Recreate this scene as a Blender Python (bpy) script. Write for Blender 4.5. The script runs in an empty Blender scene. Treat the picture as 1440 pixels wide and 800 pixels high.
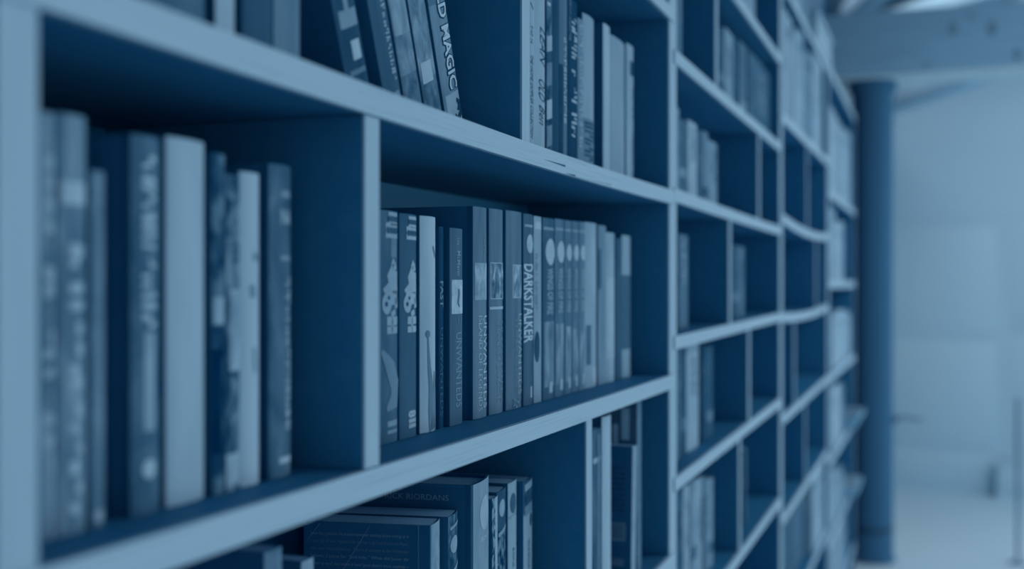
import bpy, bmesh, math, random
from mathutils import Vector, Matrix

# ------------------------------------------------------------------ camera, world, light
SC = bpy.context.scene
COL = SC.collection
F = 1600.0                                   # focal length in px of the 1440 px wide frame
TH = math.atan(600.0 / F)                    # angle between the view and the shelf wall
CT, ST = math.cos(TH), math.sin(TH)
D = CT / 2.2                                 # distance of the camera from the shelf fronts
H = 1.55                                     # camera height

cam_d = bpy.data.cameras.new('camera')
cam = bpy.data.objects.new('camera', cam_d)
COL.objects.link(cam)
cam.location = (0, -D, H)
cam.rotation_euler = (math.pi / 2, 0, TH - math.pi / 2)
cam_d.sensor_width = 36
cam_d.lens = 36 * F / 1440
cam_d.clip_start = 0.02
cam_d.dof.use_dof = True
cam_d.dof.focus_distance = 1.23
cam_d.dof.aperture_fstop = 2.5
SC.camera = cam

w = bpy.data.worlds.new('world')
SC.world = w
w.use_nodes = True
w.node_tree.nodes['Background'].inputs['Color'].default_value = (0.45, 0.67, 0.82, 1)
w.node_tree.nodes['Background'].inputs['Strength'].default_value = 0.62
SC.view_settings.view_transform = 'Standard'
SC.view_settings.look = 'None'
SC.view_settings.exposure = 0.22
SC.view_settings.gamma = 1.0
SC.view_settings.use_curve_mapping = False


def area(name, loc, target, size, size_y, energy, color):
    l = bpy.data.lights.new(name, 'AREA')
    l.shape = 'RECTANGLE'
    l.size, l.size_y, l.energy, l.color = size, size_y, energy, color
    o = bpy.data.objects.new(name, l)
    COL.objects.link(o)
    o.location = loc
    o.rotation_euler = (Vector(target) - Vector(loc)).to_track_quat('-Z', 'Y').to_euler()
    return o


DAY = (0.98, 0.96, 0.94)
# soft daylight through the open window side, ahead and to the right
sun_d = bpy.data.lights.new('window_daylight', 'SUN')
sun_d.energy, sun_d.angle, sun_d.color = 1.36, math.radians(50), DAY
sun = bpy.data.objects.new('window_daylight', sun_d)
COL.objects.link(sun)
sun.rotation_euler = Vector((-0.55, 0.75, -0.03)).to_track_quat('-Z', 'Y').to_euler()
# overhead lamps added to brighten the far wall and the beam face
area('overhead_fill', (7.45, -1.6, 3.50), (7.45, -1.6, 0), 1.0, 4.5, 40, DAY)
area('overhead_fill', (4.6, -2.4, 3.50), (5.0, -2.2, 0), 1.4, 3.0, 72, DAY)


# ------------------------------------------------------------------ helpers
def ray(px):
    u = (px - 720.0) / F
    return CT + u * ST, ST - u * CT


def T(px, d=0.0):
    """position along the shelf wall of image column px, on the plane d behind the shelf fronts"""
    a, b = ray(px)
    return a * (D + d) / b


def Zp(px, py, d=0.0):
    """height above the floor of a pixel on that plane"""
    a, b = ray(px)
    return H + (D + d) / b * (400.0 - py) / F


def atx(px, py, X):
    """pixel on the cross plane x = X"""
    a, b = ray(px)
    lam = X / a
    return Vector((X, -D + lam * b, H + lam * (400.0 - py) / F))


DARK = (0.0050, 0.046, 0.108)
FILM_DARK = (0.0275, 0.176, 0.338)
BACK_LIFTED = (0.034, 0.222, 0.420)  # film colour paled for the back panel, where little light reaches
LIGHT = (0.300, 0.468, 0.600)


def tone(v, dark=None):
    v = max(-0.2, min(1.15, v))
    if dark:
        return tuple((math.sqrt(a) + (math.sqrt(b) - math.sqrt(a)) * v) ** 2 for a, b in zip(dark, LIGHT)) + (1,)
    if 0 < v < 1:
        v = v * (1 - 0.45 * (1 - v) ** 1.5)
    return tuple(max(0.0005, (math.sqrt(a) + (math.sqrt(b) - math.sqrt(a)) * v)) ** 2 for a, b in zip(DARK, LIGHT)) + (1,)


MATS = {}


def new_mat(name, rough=0.6, spec=0.25):
    m = bpy.data.materials.new(name)
    m.use_nodes = True
    nt = m.node_tree
    b = nt.nodes['Principled BSDF']
    b.inputs['Roughness'].default_value = rough
    b.inputs['Specular IOR Level'].default_value = spec
    return m, nt, b


def noise_coord(nt, scale):
    tc = nt.nodes.new('ShaderNodeTexCoord')
    oi = nt.nodes.new('ShaderNodeObjectInfo')
    ad = nt.nodes.new('ShaderNodeVectorMath')
    ad.operation = 'ADD'
    mp = nt.nodes.new('ShaderNodeMapping')
    mp.inputs['Scale'].default_value = scale
    sc = nt.nodes.new('ShaderNodeVectorMath')
    sc.operation = 'SCALE'
    sc.inputs['Scale'].default_value = 7.3
    nt.links.new(oi.outputs['Location'], sc.inputs[0])
    nt.links.new(tc.outputs['Object'], ad.inputs[0])
    nt.links.new(sc.outputs[0], ad.inputs[1])
    nt.links.new(ad.outputs[0], mp.inputs['Vector'])
    return mp


def ramp(nt, stops, dark=None):
    r = nt.nodes.new('ShaderNodeValToRGB')
    e = r.color_ramp.elements
    e[0].position, e[0].color = stops[0][0], tone(stops[0][1], dark)
    e[1].position, e[1].color = stops[-1][0], tone(stops[-1][1], dark)
    for p, v in stops[1:-1]:
        n = e.new(p)
        n.color = tone(v, dark)
    return r


def mat(v, var=0.05, scale=(60, 60, 60), rough=0.6, spec=0.0, detail=3, bump=0.0):
    """a toned material with soft procedural mottling"""
    key = ('m', round(v, 3), var, scale, rough, spec, bump)
    if key in MATS:
        return MATS[key]
    m, nt, b = new_mat('toned_%03d' % int(max(v, 0) * 100), rough, spec)
    mp = noise_coord(nt, scale)
    n = nt.nodes.new('ShaderNodeTexNoise')
    n.inputs['Scale'].default_value = 1.0
    n.inputs['Detail'].default_value = detail
    nt.links.new(mp.outputs[0], n.inputs['Vector'])
    r = ramp(nt, [(0.3, v - var), (0.7, v + var)])
    nt.links.new(n.outputs['Fac'], r.inputs[0])
    nt.links.new(r.outputs[0], b.inputs['Base Color'])
    if bump:
        bp = nt.nodes.new('ShaderNodeBump')
        bp.inputs['Strength'].default_value = bump
        bp.inputs['Distance'].default_value = 0.001
        nt.links.new(n.outputs['Fac'], bp.inputs['Height'])
        nt.links.new(bp.outputs[0], b.inputs['Normal'])
    MATS[key] = m
    return m


def art(lo, hi, scale=(90, 90, 60), sharp=0.12, mid=0.5):
    """printed cover art: two tones in irregular patches"""
    key = ('a', lo, hi, scale, sharp, mid)
    if key in MATS:
        return MATS[key]
    m, nt, b = new_mat('printed_art', 0.6, 0.0)
    mp = noise_coord(nt, scale)
    n = nt.nodes.new('ShaderNodeTexNoise')
    n.inputs['Scale'].default_value = 1.0
    n.inputs['Detail'].default_value = 4
    n.inputs['Distortion'].default_value = 0.6
    nt.links.new(mp.outputs[0], n.inputs['Vector'])
    r = ramp(nt, [(mid - sharp, lo), (mid, (lo + hi) / 2), (mid + sharp, hi)])
    nt.links.new(n.outputs['Fac'], r.inputs[0])
    nt.links.new(r.outputs[0], b.inputs['Base Color'])
    MATS[key] = m
    return m


def ply_edge_mat():
    m, nt, b = new_mat('raw_plywood_edge', 0.75, 0.0)
    tc = nt.nodes.new('ShaderNodeTexCoord')
    mp = nt.nodes.new('ShaderNodeMapping')
    mp.inputs['Scale'].default_value = (6, 6, 420)
    n = nt.nodes.new('ShaderNodeTexNoise')
    n.inputs['Scale'].default_value = 1.0
    n.inputs['Detail'].default_value = 2
    nt.links.new(tc.outputs['Object'], mp.inputs[0])
    nt.links.new(mp.outputs[0], n.inputs['Vector'])
    r = ramp(nt, [(0.30, 0.92), (0.45, 1.0), (0.7, 1.03)])
    nt.links.new(n.outputs['Fac'], r.inputs[0])
    nt.links.new(r.outputs[0], b.inputs['Base Color'])
    return m


def film_mat(name='dark_film_faced_board', base=FILM_DARK):
    m, nt, b = new_mat(name, 0.5, 0.03)
    tc = nt.nodes.new('ShaderNodeTexCoord')
    mp = nt.nodes.new('ShaderNodeMapping')
    mp.inputs['Scale'].default_value = (9, 60, 60)
    n = nt.nodes.new('ShaderNodeTexNoise')
    n.inputs['Scale'].default_value = 1.0
    n.inputs['Detail'].default_value = 5
    nt.links.new(tc.outputs['Object'], mp.inputs[0])
    nt.links.new(mp.outputs[0], n.inputs['Vector'])
    r = ramp(nt, [(0.35, -0.02), (0.62, 0.02), (0.80, 0.10)], base)
    nt.links.new(n.outputs['Fac'], r.inputs[0])
    nt.links.new(r.outputs[0], b.inputs['Base Color'])
    return m




def board_mat():
    """dark book sides: shade painted into the colour, a few covers truly dark"""
    m, nt, b = new_mat('dark_shaded_book_board', 0.6, 0.0)
    mp = noise_coord(nt, (60, 60, 40))
    n = nt.nodes.new('ShaderNodeTexNoise')
    n.inputs['Scale'].default_value = 1.0
    n.inputs['Detail'].default_value = 3
    nt.links.new(mp.outputs[0], n.inputs['Vector'])
    r = ramp(nt, [(0.3, -0.02), (0.7, 0.02)], (0.020, 0.125, 0.250))
    nt.links.new(n.outputs['Fac'], r.inputs[0])
    nt.links.new(r.outputs[0], b.inputs['Base Color'])
    return m


BOARD = board_mat()  # shade on the book sides put into their colour
EDGE = ply_edge_mat()
UPEDGE = mat(0.97, 0.04, (160, 30, 6), 0.75, 0.0)
FILM = film_mat()
FILM_LIFTED = film_mat('film_board_lifted_back', BACK_LIFTED)
PAGES = mat(0.901, 0.10, (900, 12, 12), 0.8, 0.0)
for n_ in PAGES.node_tree.nodes:
    if n_.type == 'VALTORGB':
        n_.color_ramp.elements[0].color = (0.19, 0.43, 0.60, 1)
        n_.color_ramp.elements[1].color = (0.27, 0.54, 0.74, 1)


def link(name, mesh, material, parent=None):
    o = bpy.data.objects.new(name, mesh)
    COL.objects.link(o)
    if material:
        mesh.materials.clear()
        mesh.materials.append(material)
    o.parent = parent
    return o


def mesh_of(verts, faces, smooth=None):
    me = bpy.data.meshes.new('mesh')
    me.from_pydata([tuple(v) for v in verts], [], faces)
    if smooth:
        for p in me.polygons:
            p.use_smooth = True
        me.set_sharp_from_angle(angle=smooth)
    me.update()
    return me


def fix(me):
    bm = bmesh.new()
    bm.from_mesh(me)
    bmesh.ops.recalc_face_normals(bm, faces=bm.faces)
    bm.to_mesh(me)
    bm.free()
    return me


def box(x0, x1, y0, y1, z0, z1, bevel=0.0):
    v = [(x, y, z) for x in (x0, x1) for y in (y0, y1) for z in (z0, z1)]
    f = [(0, 1, 3, 2), (4, 6, 7, 5), (0, 4, 5, 1), (2, 3, 7, 6), (0, 2, 6, 4), (1, 5, 7, 3)]
    me = mesh_of(v, f)
    if bevel:
        bm = bmesh.new()
        bm.from_mesh(me)
        bmesh.ops.bevel(bm, geom=bm.edges[:], offset=bevel, segments=2, affect='EDGES', profile=0.6)
        bm.to_mesh(me)
        bm.free()
        for p in me.polygons:
            p.use_smooth = True
        me.set_sharp_from_angle(angle=0.6)
    return me


def lathe(prof, n=28):
    vs, fs = [], []
    for r, z in prof:
        for i in range(n):
            a = 2 * math.pi * i / n
            vs.append((r * math.cos(a), r * math.sin(a), z))
    for k in range(len(prof) - 1):
        for i in range(n):
            j = (i + 1) % n
            fs.append((k * n + i, k * n + j, (k + 1) * n + j, (k + 1) * n + i))
    fs.append(tuple(range(n))[::-1])
    fs.append(tuple((len(prof) - 1) * n + i for i in range(n)))
    return mesh_of(vs, fs, 0.7)


def thing(name, label, cat, loc=(0, 0, 0), group=None, kind=None):
    o = bpy.data.objects.new(name, None)
    o.empty_display_size = 0.02
    COL.objects.link(o)
    o.location = loc
    tag(o, label, cat, group, kind)
    return o


def tag(o, label, cat, group=None, kind=None):
    o['label'] = label
    o['category'] = cat
    if group:
        o['group'] = group
    if kind:
        o['kind'] = kind
    return o


# ------------------------------------------------------------------ room
WALL_X = 9.1


def white(name, c):
    m, nt, b = new_mat(name, 0.85, 0.05)
    mp = noise_coord(nt, (1.5, 1.5, 1.5))
    n = nt.nodes.new('ShaderNodeTexNoise')
    n.inputs['Scale'].default_value = 1.0
    r = nt.nodes.new('ShaderNodeValToRGB')
    r.color_ramp.elements[0].color = tuple(x * 0.97 for x in c) + (1,)
    r.color_ramp.elements[1].color = tuple(c) + (1,)
    nt.links.new(mp.outputs[0], n.inputs['Vector'])
    nt.links.new(n.outputs['Fac'], r.inputs[0])
    nt.links.new(r.outputs[0], b.inputs['Base Color'])
    return m


pale = white('white_paint', (0.52, 0.74, 0.87))
tag(link('floor', box(-2.5, WALL_X + 0.2, -5.0, 0.5, -0.1, 0.0), white('pale_floor', (0.50, 0.70, 0.81))),
    'pale smooth floor under the bookcases and the dark column', 'floor', kind='structure')
tag(link('wall_left', box(-2.5, WALL_X, 0.30, 0.45, 0.0, 3.5), mat(0.10, 0.05, (3, 3, 3), 0.8, 0.1)),  # shade near the ceiling put into the wall colour
    'wall behind the row of bookcases, shade painted into its colour', 'wall', kind='structure')
tag(link('wall_back', box(WALL_X, WALL_X + 0.15, -2.4, 0.45, 0.0, 3.55), pale),
    'bright pale wall closing the room behind the dark column', 'wall', kind='structure')
tag(link('ceiling', box(-2.5, WALL_X + 2.5, -5.0, 0.45, 3.55, 3.65), mat(0.80, 0.05, (2, 2, 2), 0.8, 0.1)),
    'pale ceiling above the timber beam and the slanting rafters', 'ceiling', kind='structure')
# large pale sectional door in the back wall, each panel proud of its frame
door = thing('door_1', 'large pale sectional door with wide flat panels in the back wall', 'door', (WALL_X, -0.3, 0), kind='structure')
link('door_frame', box(-0.02, -0.001, -1.6, 0.55, 0.0, 2.08), white('door_paint', (0.50, 0.72, 0.85)), door)
for z0, z1 in ((0.06, 0.30), (0.34, 1.12), (1.19, 1.97)):
    for y0, y1 in ((-1.55, -0.62), (-0.52, 0.5)):
        link('panel', box(-0.0225, -0.0195, y0, y1, z0, z1, 0.001), pale, door)
tag(link('trim_1', box(WALL_X - 0.005, WALL_X - 0.0005, -2.4, 0.30, 2.57, 2.62), pale),
    'thin pale ledge running across the back wall', 'trim', kind='structure')

# timber beam across the room and the round column below it
BX0, BX1 = 6.55, 6.87
beam = thing('ceiling_beam', 'deep knotty timber beam crossing the room above the dark column', 'beam', (BX0, -1.0, 2.687), kind='structure')


def beam_mat():
    m, nt, b = new_mat('knotty_timber', 0.75, 0.0)
    tc = nt.nodes.new('ShaderNodeTexCoord')
    mp = nt.nodes.new('ShaderNodeMapping')
    mp.inputs['Scale'].default_value = (3, 3, 30)
    n = nt.nodes.new('ShaderNodeTexNoise')
    n.inputs['Scale'].default_value = 1.0
    n.inputs['Detail'].default_value = 4
    nt.links.new(tc.outputs['Object'], mp.inputs[0])
    nt.links.new(mp.outputs[0], n.inputs['Vector'])
    r = ramp(nt, [(0.3, 0.98), (0.7, 1.10)])
    for e, c in zip(r.color_ramp.elements, ((0.29, 0.52, 0.70, 1), (0.36, 0.61, 0.80, 1))):
        e.color = c
    nt.links.new(n.outputs['Fac'], r.inputs[0])
    nt.links.new(r.outputs[0], b.inputs['Base Color'])
    return m


BEAM = beam_mat()
link('timber', box(0, BX1 - BX0, -4.0, 1.28, 0.012, 0.36, 0.006), BEAM, beam)
link('lit_underside', box(-0.004, BX1 - BX0 + 0.004, -4.0, 1.28, 0, 0.0115), white('floor_bounce_tone', (0.70, 0.88, 0.95)), beam)  # floor bounce painted in: underside paler than the timber
for px, py, r in ((1340, 40, .022), (1395, 40, .026), (1430, 76, .022), (1365, 22, .012), (1302, 92, .011)):
    p = atx(px, py, BX0)
    me = lathe([(r, -0.001), (r * 0.8, 0.0015), (r * 0.3, 0.002)], 14)
    me.transform(Matrix.Rotation(-math.pi / 2, 4, 'Y'))
    me.transform(Matrix.Diagonal((1, 1.0, 1.7, 1)))
    o = link('knot', me, mat(0.78, 0.06, (90, 90, 90), 0.8, 0.0), beam)
    o.location = p - Vector((BX0, -1.0, 2.687))

# slanting pale rafters over and behind the beam
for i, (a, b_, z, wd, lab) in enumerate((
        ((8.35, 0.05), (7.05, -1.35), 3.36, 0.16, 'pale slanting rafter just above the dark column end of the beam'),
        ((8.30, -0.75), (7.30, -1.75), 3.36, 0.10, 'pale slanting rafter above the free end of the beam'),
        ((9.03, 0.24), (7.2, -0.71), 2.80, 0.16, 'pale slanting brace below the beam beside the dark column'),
        ((7.75, 0.10), (6.95, -0.16), 3.32, 0.16, 'short pale rafter end close to the wall over the bookcases'))):
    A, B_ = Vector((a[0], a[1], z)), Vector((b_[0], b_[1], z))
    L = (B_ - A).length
    o = link('rafter', box(0, L, -wd / 2, wd / 2, -0.05, 0.05, 0.008), white('rafter_light_offset', (0.48, 0.74, 0.90) if z < 3 else (0.26, 0.42, 0.54)))  # upper rafters toned down against the lamp, low brace paled for weak light
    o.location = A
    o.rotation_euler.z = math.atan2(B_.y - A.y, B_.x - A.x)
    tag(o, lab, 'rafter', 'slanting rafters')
# purlins that carry the rafters
for x, z, lab in ((8.55, 3.46, 'long pale purlin under the ceiling behind the beam'),):
    o = link('purlin', box(-0.06, 0.06, -4.2, 1.2, -0.06, 0.06, 0.006), mat(0.8, 0.04, (9, 3, 9), 0.7, 0.1))
    o.location = (x, -1.0, z)
    tag(o, lab, 'purlin')

cx = 6.71
cp = atx(1227, 400, cx)
col = thing('support_column', 'dark round steel column standing under the timber beam', 'column', (cx, cp.y, 0), kind='structure')
cm = white('column_paint', (0.055, 0.170, 0.300))
link('shaft', lathe([(0.112, 0.02), (0.112, 2.64)], 36), cm, col)
link('base_plate', lathe([(0.10, 0.0), (0.125, 0.004), (0.125, 0.02), (0.115, 0.03)], 36), cm, col)
link('collar', lathe([(0.112, 0.17), (0.116, 0.172), (0.116, 0.20), (0.112, 0.202)], 36), mat(0.25, 0.03, (9, 9, 9), 0.5, 0.3), col)
link('cap_plate', lathe([(0.115, 2.62), (0.13, 2.635), (0.13, 2.687), (0.12, 2.687)], 36), cm, col)

# twig-like bracket on the column
tw = mat(0.72, 0.06, (40, 40, 40), 0.6, 0.2)


def tube(pts, rad, n=8):
    vs, fs = [], []
    P = [Vector(p) for p in pts]
    for i, p in enumerate(P):
        d = (P[min(i + 1, len(P) - 1)] - P[max(i - 1, 0)]).normalized()
        q = d.to_track_quat('Z', 'Y')
        r = rad[i] if isinstance(rad, (list, tuple)) else rad
        for k in range(n):
            a = 2 * math.pi * k / n
            vs.append(p + q @ Vector((r * math.cos(a), r * math.sin(a), 0)))
    for i in range(len(P) - 1):
        for k in range(n):
            j = (k + 1) % n
            fs.append((i * n + k, i * n + j, (i + 1) * n + j, (i + 1) * n + k))
    fs.append(tuple(range(n))[::-1])
    fs.append(tuple((len(P) - 1) * n + k for k in range(n)))
    return mesh_of(vs, fs, 0.8)


p0 = atx(1246, 587, cx)
hk = thing('hook_bracket', 'small pale pointed hook bracket sticking out from the dark column', 'hook', tuple(p0))
sg = 1.0 / 250.0
link('arm', tube([(0, 0.02, 0), (0, -0.06, 0.002), (0, -0.15, 0.0), (0, -0.20, 0.004)], [0.012, 0.009, 0.008, 0.003]), tw, hk)
link('spike', tube([(0, -0.085, 0.004), (0, -0.095, 0.03)], [0.009, 0.002]), tw, hk)
link('spike', tube([(0, -0.15, 0.0), (0, -0.17, -0.025)], [0.008, 0.002]), tw, hk)
link('gusset', fix(mesh_of([(-.006, .02, .05), (-.006, .02, -.12), (-.006, -.075, 0), (.006, .02, .05), (.006, .02, -.12), (.006, -.075, 0)],
     [(0, 1, 2), (3, 5, 4), (0, 3, 4, 1), (1, 4, 5, 2), (2, 5, 3, 0)])), mat(0.5, 0.05, (40, 40, 40)), hk)

# slender pole and a low pale cabinet by the door
pp = atx(1431, 560, 6.9)
pole = thing('slender_pole', 'slender grey pole standing on the floor before the pale door', 'pole', (6.9, pp.y, 0))
link('shaft', tube([(0, 0, 0.01), (0, 0, pp.z)], 0.009, 10), mat(0.62, 0.04, (20, 20, 5), 0.5, 0.3), pole)
link('foot', lathe([(0.05, 0.0), (0.05, 0.008), (0.012, 0.016)], 18), mat(0.7, 0.04, (20, 20, 5), 0.5, 0.3), pole)
c0 = atx(1402, 650, 8.94)
cab = thing('low_cabinet', 'low pale cabinet with a thin door gap behind the slender pole', 'cabinet', (8.94, c0.y, 0))
link('body', box(0, 0.10, -0.9, 0, 0.0, c0.z - 0.02), pale, cab)
link('top', box(-0.008, 0.105, -0.91, 0.008, c0.z - 0.0195, c0.z, 0.004), pale, cab)
for y0, y1 in ((-0.44, -0.03), (-0.88, -0.45)):
    dd = link('door', box(-0.006, -0.0005, y0, y1, 0.05, c0.z - 0.035, 0.001), pale, cab)

# ------------------------------------------------------------------ bookcases
DEPTH = 0.262
BACK = 0.25


class Case:
    pass


def run_mesh(x0, x1, zf, th, y0, y1, n=14):
    """a board between x0 and x1 whose top follows zf(x)"""
    vs, fs = [], []
    for i in range(n + 1):
        x = x0 + (x1 - x0) * i / n
        z = zf(x)
        vs += [(x, y0, z - th), (x, y1, z - th), (x, y1, z), (x, y0, z)]
    for i in range(n):
        a, b = 4 * i, 4 * i + 4
        for k in range(4):
            j = (k + 1) % 4
            fs.append((a + k, b + k, b + j, a + j))
    fs.append((0, 1, 2, 3))
    fs.append((4 * n + 3, 4 * n + 2, 4 * n + 1, 4 * n))
    return fix(mesh_of(vs, fs))


def bookcase(label, t0, t1, shelves, dividers, top, thick=0.023, side=0.028):
    c = Case()
    c.t0, c.t1 = t0, t1
    root = thing('bookcase', label, 'bookcase', (t0, 0, 0), 'plywood bookcases in one long row')
    W = t1 - t0
    c.root, c.fz = root, []

    def zfun(l, r, sag):
        return lambda x: H + l + (r - l) * x / W - sag * 4 * (x / W) * (1 - x / W)
    for s0 in (0.0, W - side):
        u = link('side_panel', box(s0 + 0.0005, s0 + side - 0.0005, 0, DEPTH, 0, H + top), FILM, root)
        link('front_edge', box(s0 + 0.0005, s0 + side - 0.0005, -0.003, -0.0001, 0, H + top), UPEDGE, u)
    link('back_panel', box(side, W - side, BACK, DEPTH, 0.02, H + top - 0.01), FILM_LIFTED, root)
    for (l, r, sag) in shelves:
        z = zfun(l, r, sag)
        c.fz.append(z)
        s = link('shelf', run_mesh(side, W - side, z, thick, 0, BACK - 0.0005), FILM, root)
        link('front_edge', run_mesh(0.001, W - 0.001, z, thick, -0.006, -0.0001), EDGE, s)
    for row, t in dividers:                      # row i stands between shelf i (above) and shelf i+1 (below)
        x = t - t0
        za, zb = c.fz[row], c.fz[row + 1]
        wd = 0.0245
        vs = []
        d = link('divider', box(x - wd / 2, x + wd / 2, 0.0, BACK - 0.001, zb(x) + 0.0005, za(x) - thick - 0.0005), FILM, root)
        link('front_edge', box(x - wd / 2, x + wd / 2, -0.0025, -0.0001, zb(x) + 0.0005, za(x) - thick - 0.0005), UPEDGE, d)
    return c


def shelf_z(c, row, t):
    return c.fz[row + 1](t - c.t0)


TA, TAB, TBC, TCD, TE = T(48) - 0.028, T(944), T(1097), T(1163.5), T(1201)
A = bookcase('film faced plywood bookcase with two wide tall bays and the nearest novels', TA, TAB,
             [(.774, .774, 0), (.467, .467, .0), (.162, .159, .005), (-.142, -.152, .002), (-.454, -.454, 0), (-.76, -.76, 0), (-1.07, -1.07, 0), (-1.38, -1.38, 0)],
             [(1, T(736.5)), (2, T(519.5)), (3, T(826))], 0.80)
B = bookcase('plywood bookcase with low close rows between the tall bay case and the sagging case', TAB, TBC,
             [(.865, .865, 0), (.648, .648, 0), (.400, .400, 0), (.164, .164, .002), (-.088, -.080, 0), (-.330, -.322, 0), (-.605, -.602, 0), (-.85, -.85, 0), (-1.10, -1.10, 0), (-1.38, -1.38, 0)],
             [(1, T(1006)), (2, T(1066)), (3, T(1025)), (4, T(1052)), (5, T(1039))], 0.88)
C = bookcase('plywood bookcase with sagging bowed shelves and tall pale books', TBC, TCD,
             [(.885, .885, 0), (.495, .508, .0), (.205, .208, .018), (-.082, -.076, .012), (-.378, -.368, .0), (-.668, -.664, 0), (-.985, -.985, 0), (-1.38, -1.38, 0)],
             [(1, T(1134.5)), (2, T(1147)), (3, T(1116)), (4, T(1131.5))], 0.90, 0.026)
Dc = bookcase('plywood bookcase at the column end packed with pale magazines', TCD, TE,
              [(.905, .905, 0), (.395, .400, 0), (.018, .018, 0), (-.37, -.37, 0), (-.72, -.72, 0), (-1.06, -1.06, 0), (-1.38, -1.38, 0)],
              [], 0.905, 0.034)

# dark slivers where the plies of the shelf edge have split
sh = [o for o in A.root.children if o.name.startswith('shelf')][2]
for (xa, ya, xb, yb) in ((764, 223.5, 795, 233.5), (796, 243.5, 809, 247), (815, 250, 860, 260)):
    ta, tb = T(xa, -0.0062), T(xb, -0.0062)
    za, zb = Zp(xa, ya, -0.0062), Zp(xb, yb, -0.0062)
    hh = 0.0011 if xb < 850 else 0.0004
    vs = [(ta, za), (tb, zb + hh), (tb, zb - hh)]
    me = fix(mesh_of([(x - TA, -0.0062, z) for x, z in vs] + [(x - TA, -0.0055, z) for x, z in vs],
                     [(0, 1, 2), (3, 5, 4), (0, 3, 4, 1), (1, 4, 5, 2), (2, 5, 3, 0)]))
    link('ply_split', me, mat(0.25, 0.02), sh)


# ------------------------------------------------------------------ books
def cover_mesh(wd, dp, h, th, bulge, hinge):
    """case of a book: two boards and a rounded spine, origin at the foot of the spine"""
    hw = wd / 2
    out = [(-hw, dp)]
    if hinge:
        out += [(-hw, bulge + 0.011), (-hw + 0.0012, bulge + 0.008), (-hw + 0.0012, bulge + 0.006), (-hw, bulge + 0.003)]
    n = 10
    out += [(-hw * math.cos(math.pi * i / n), prof(-hw * math.cos(math.pi * i / n), wd, bulge)) for i in range(n + 1)]
    if hinge:
        out += [(hw, bulge + 0.003), (hw - 0.0012, bulge + 0.006), (hw - 0.0012, bulge + 0.008), (hw, bulge + 0.011)]
    out.append((hw, dp))
    # inner line: offset along the normal
    N = len(out)
    inn = []
    for i, p in enumerate(out):
        a, b = Vector(out[max(i - 1, 0)]), Vector(out[min(i + 1, N - 1)])
        d = (b - a).normalized()
        nrm = Vector((-d.y, d.x))
        q = Vector(p) + nrm * th
        q.x = max(-hw + th, min(hw - th, q.x))
        inn.append((q.x, q.y))
    vs = [(x, y, z) for z in (0, h) for (x, y) in out + inn]
    M = 2 * N
    fs = []
    for i in range(N - 1):
        fs.append((i, i + 1, M + i + 1, M + i))
        fs.append((N + i + 1, N + i, M + N + i, M + N + i + 1))
        fs.append((M + i, M + i + 1, M + N + i + 1, M + N + i))
        fs.append((i + 1, i, N + i, N + i + 1))
    fs.append((0, M, M + N, N))
    fs.append((N - 1, 2 * N - 1, M + 2 * N - 1, M + N - 1))
    me = fix(mesh_of(vs, fs))
    for p in me.polygons:
        p.use_smooth = True
    me.set_sharp_from_angle(angle=0.62)
    return me


def prof(x, wd, bulge):
    return bulge * (x / (wd / 2)) ** 2


def text_mesh(s, bold=0.0, shear=0.0):
    cu = bpy.data.curves.new('lettering', 'FONT')
    cu.body = s
    cu.size = 1.0
    cu.resolution_u = 2
    cu.offset = bold
    cu.shear = shear
    o = bpy.data.objects.new('lettering', cu)
    COL.objects.link(o)
    bpy.context.view_layer.update()
    dg = bpy.context.evaluated_depsgraph_get()
    me = bpy.data.meshes.new_from_object(o.evaluated_get(dg))
    bpy.data.objects.remove(o)
    bpy.data.curves.remove(cu)
    return me


def bounds(me):
    xs = [v.co.x for v in me.vertices]
    ys = [v.co.y for v in me.vertices]
    return min(xs), max(xs), min(ys), max(ys)


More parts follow.
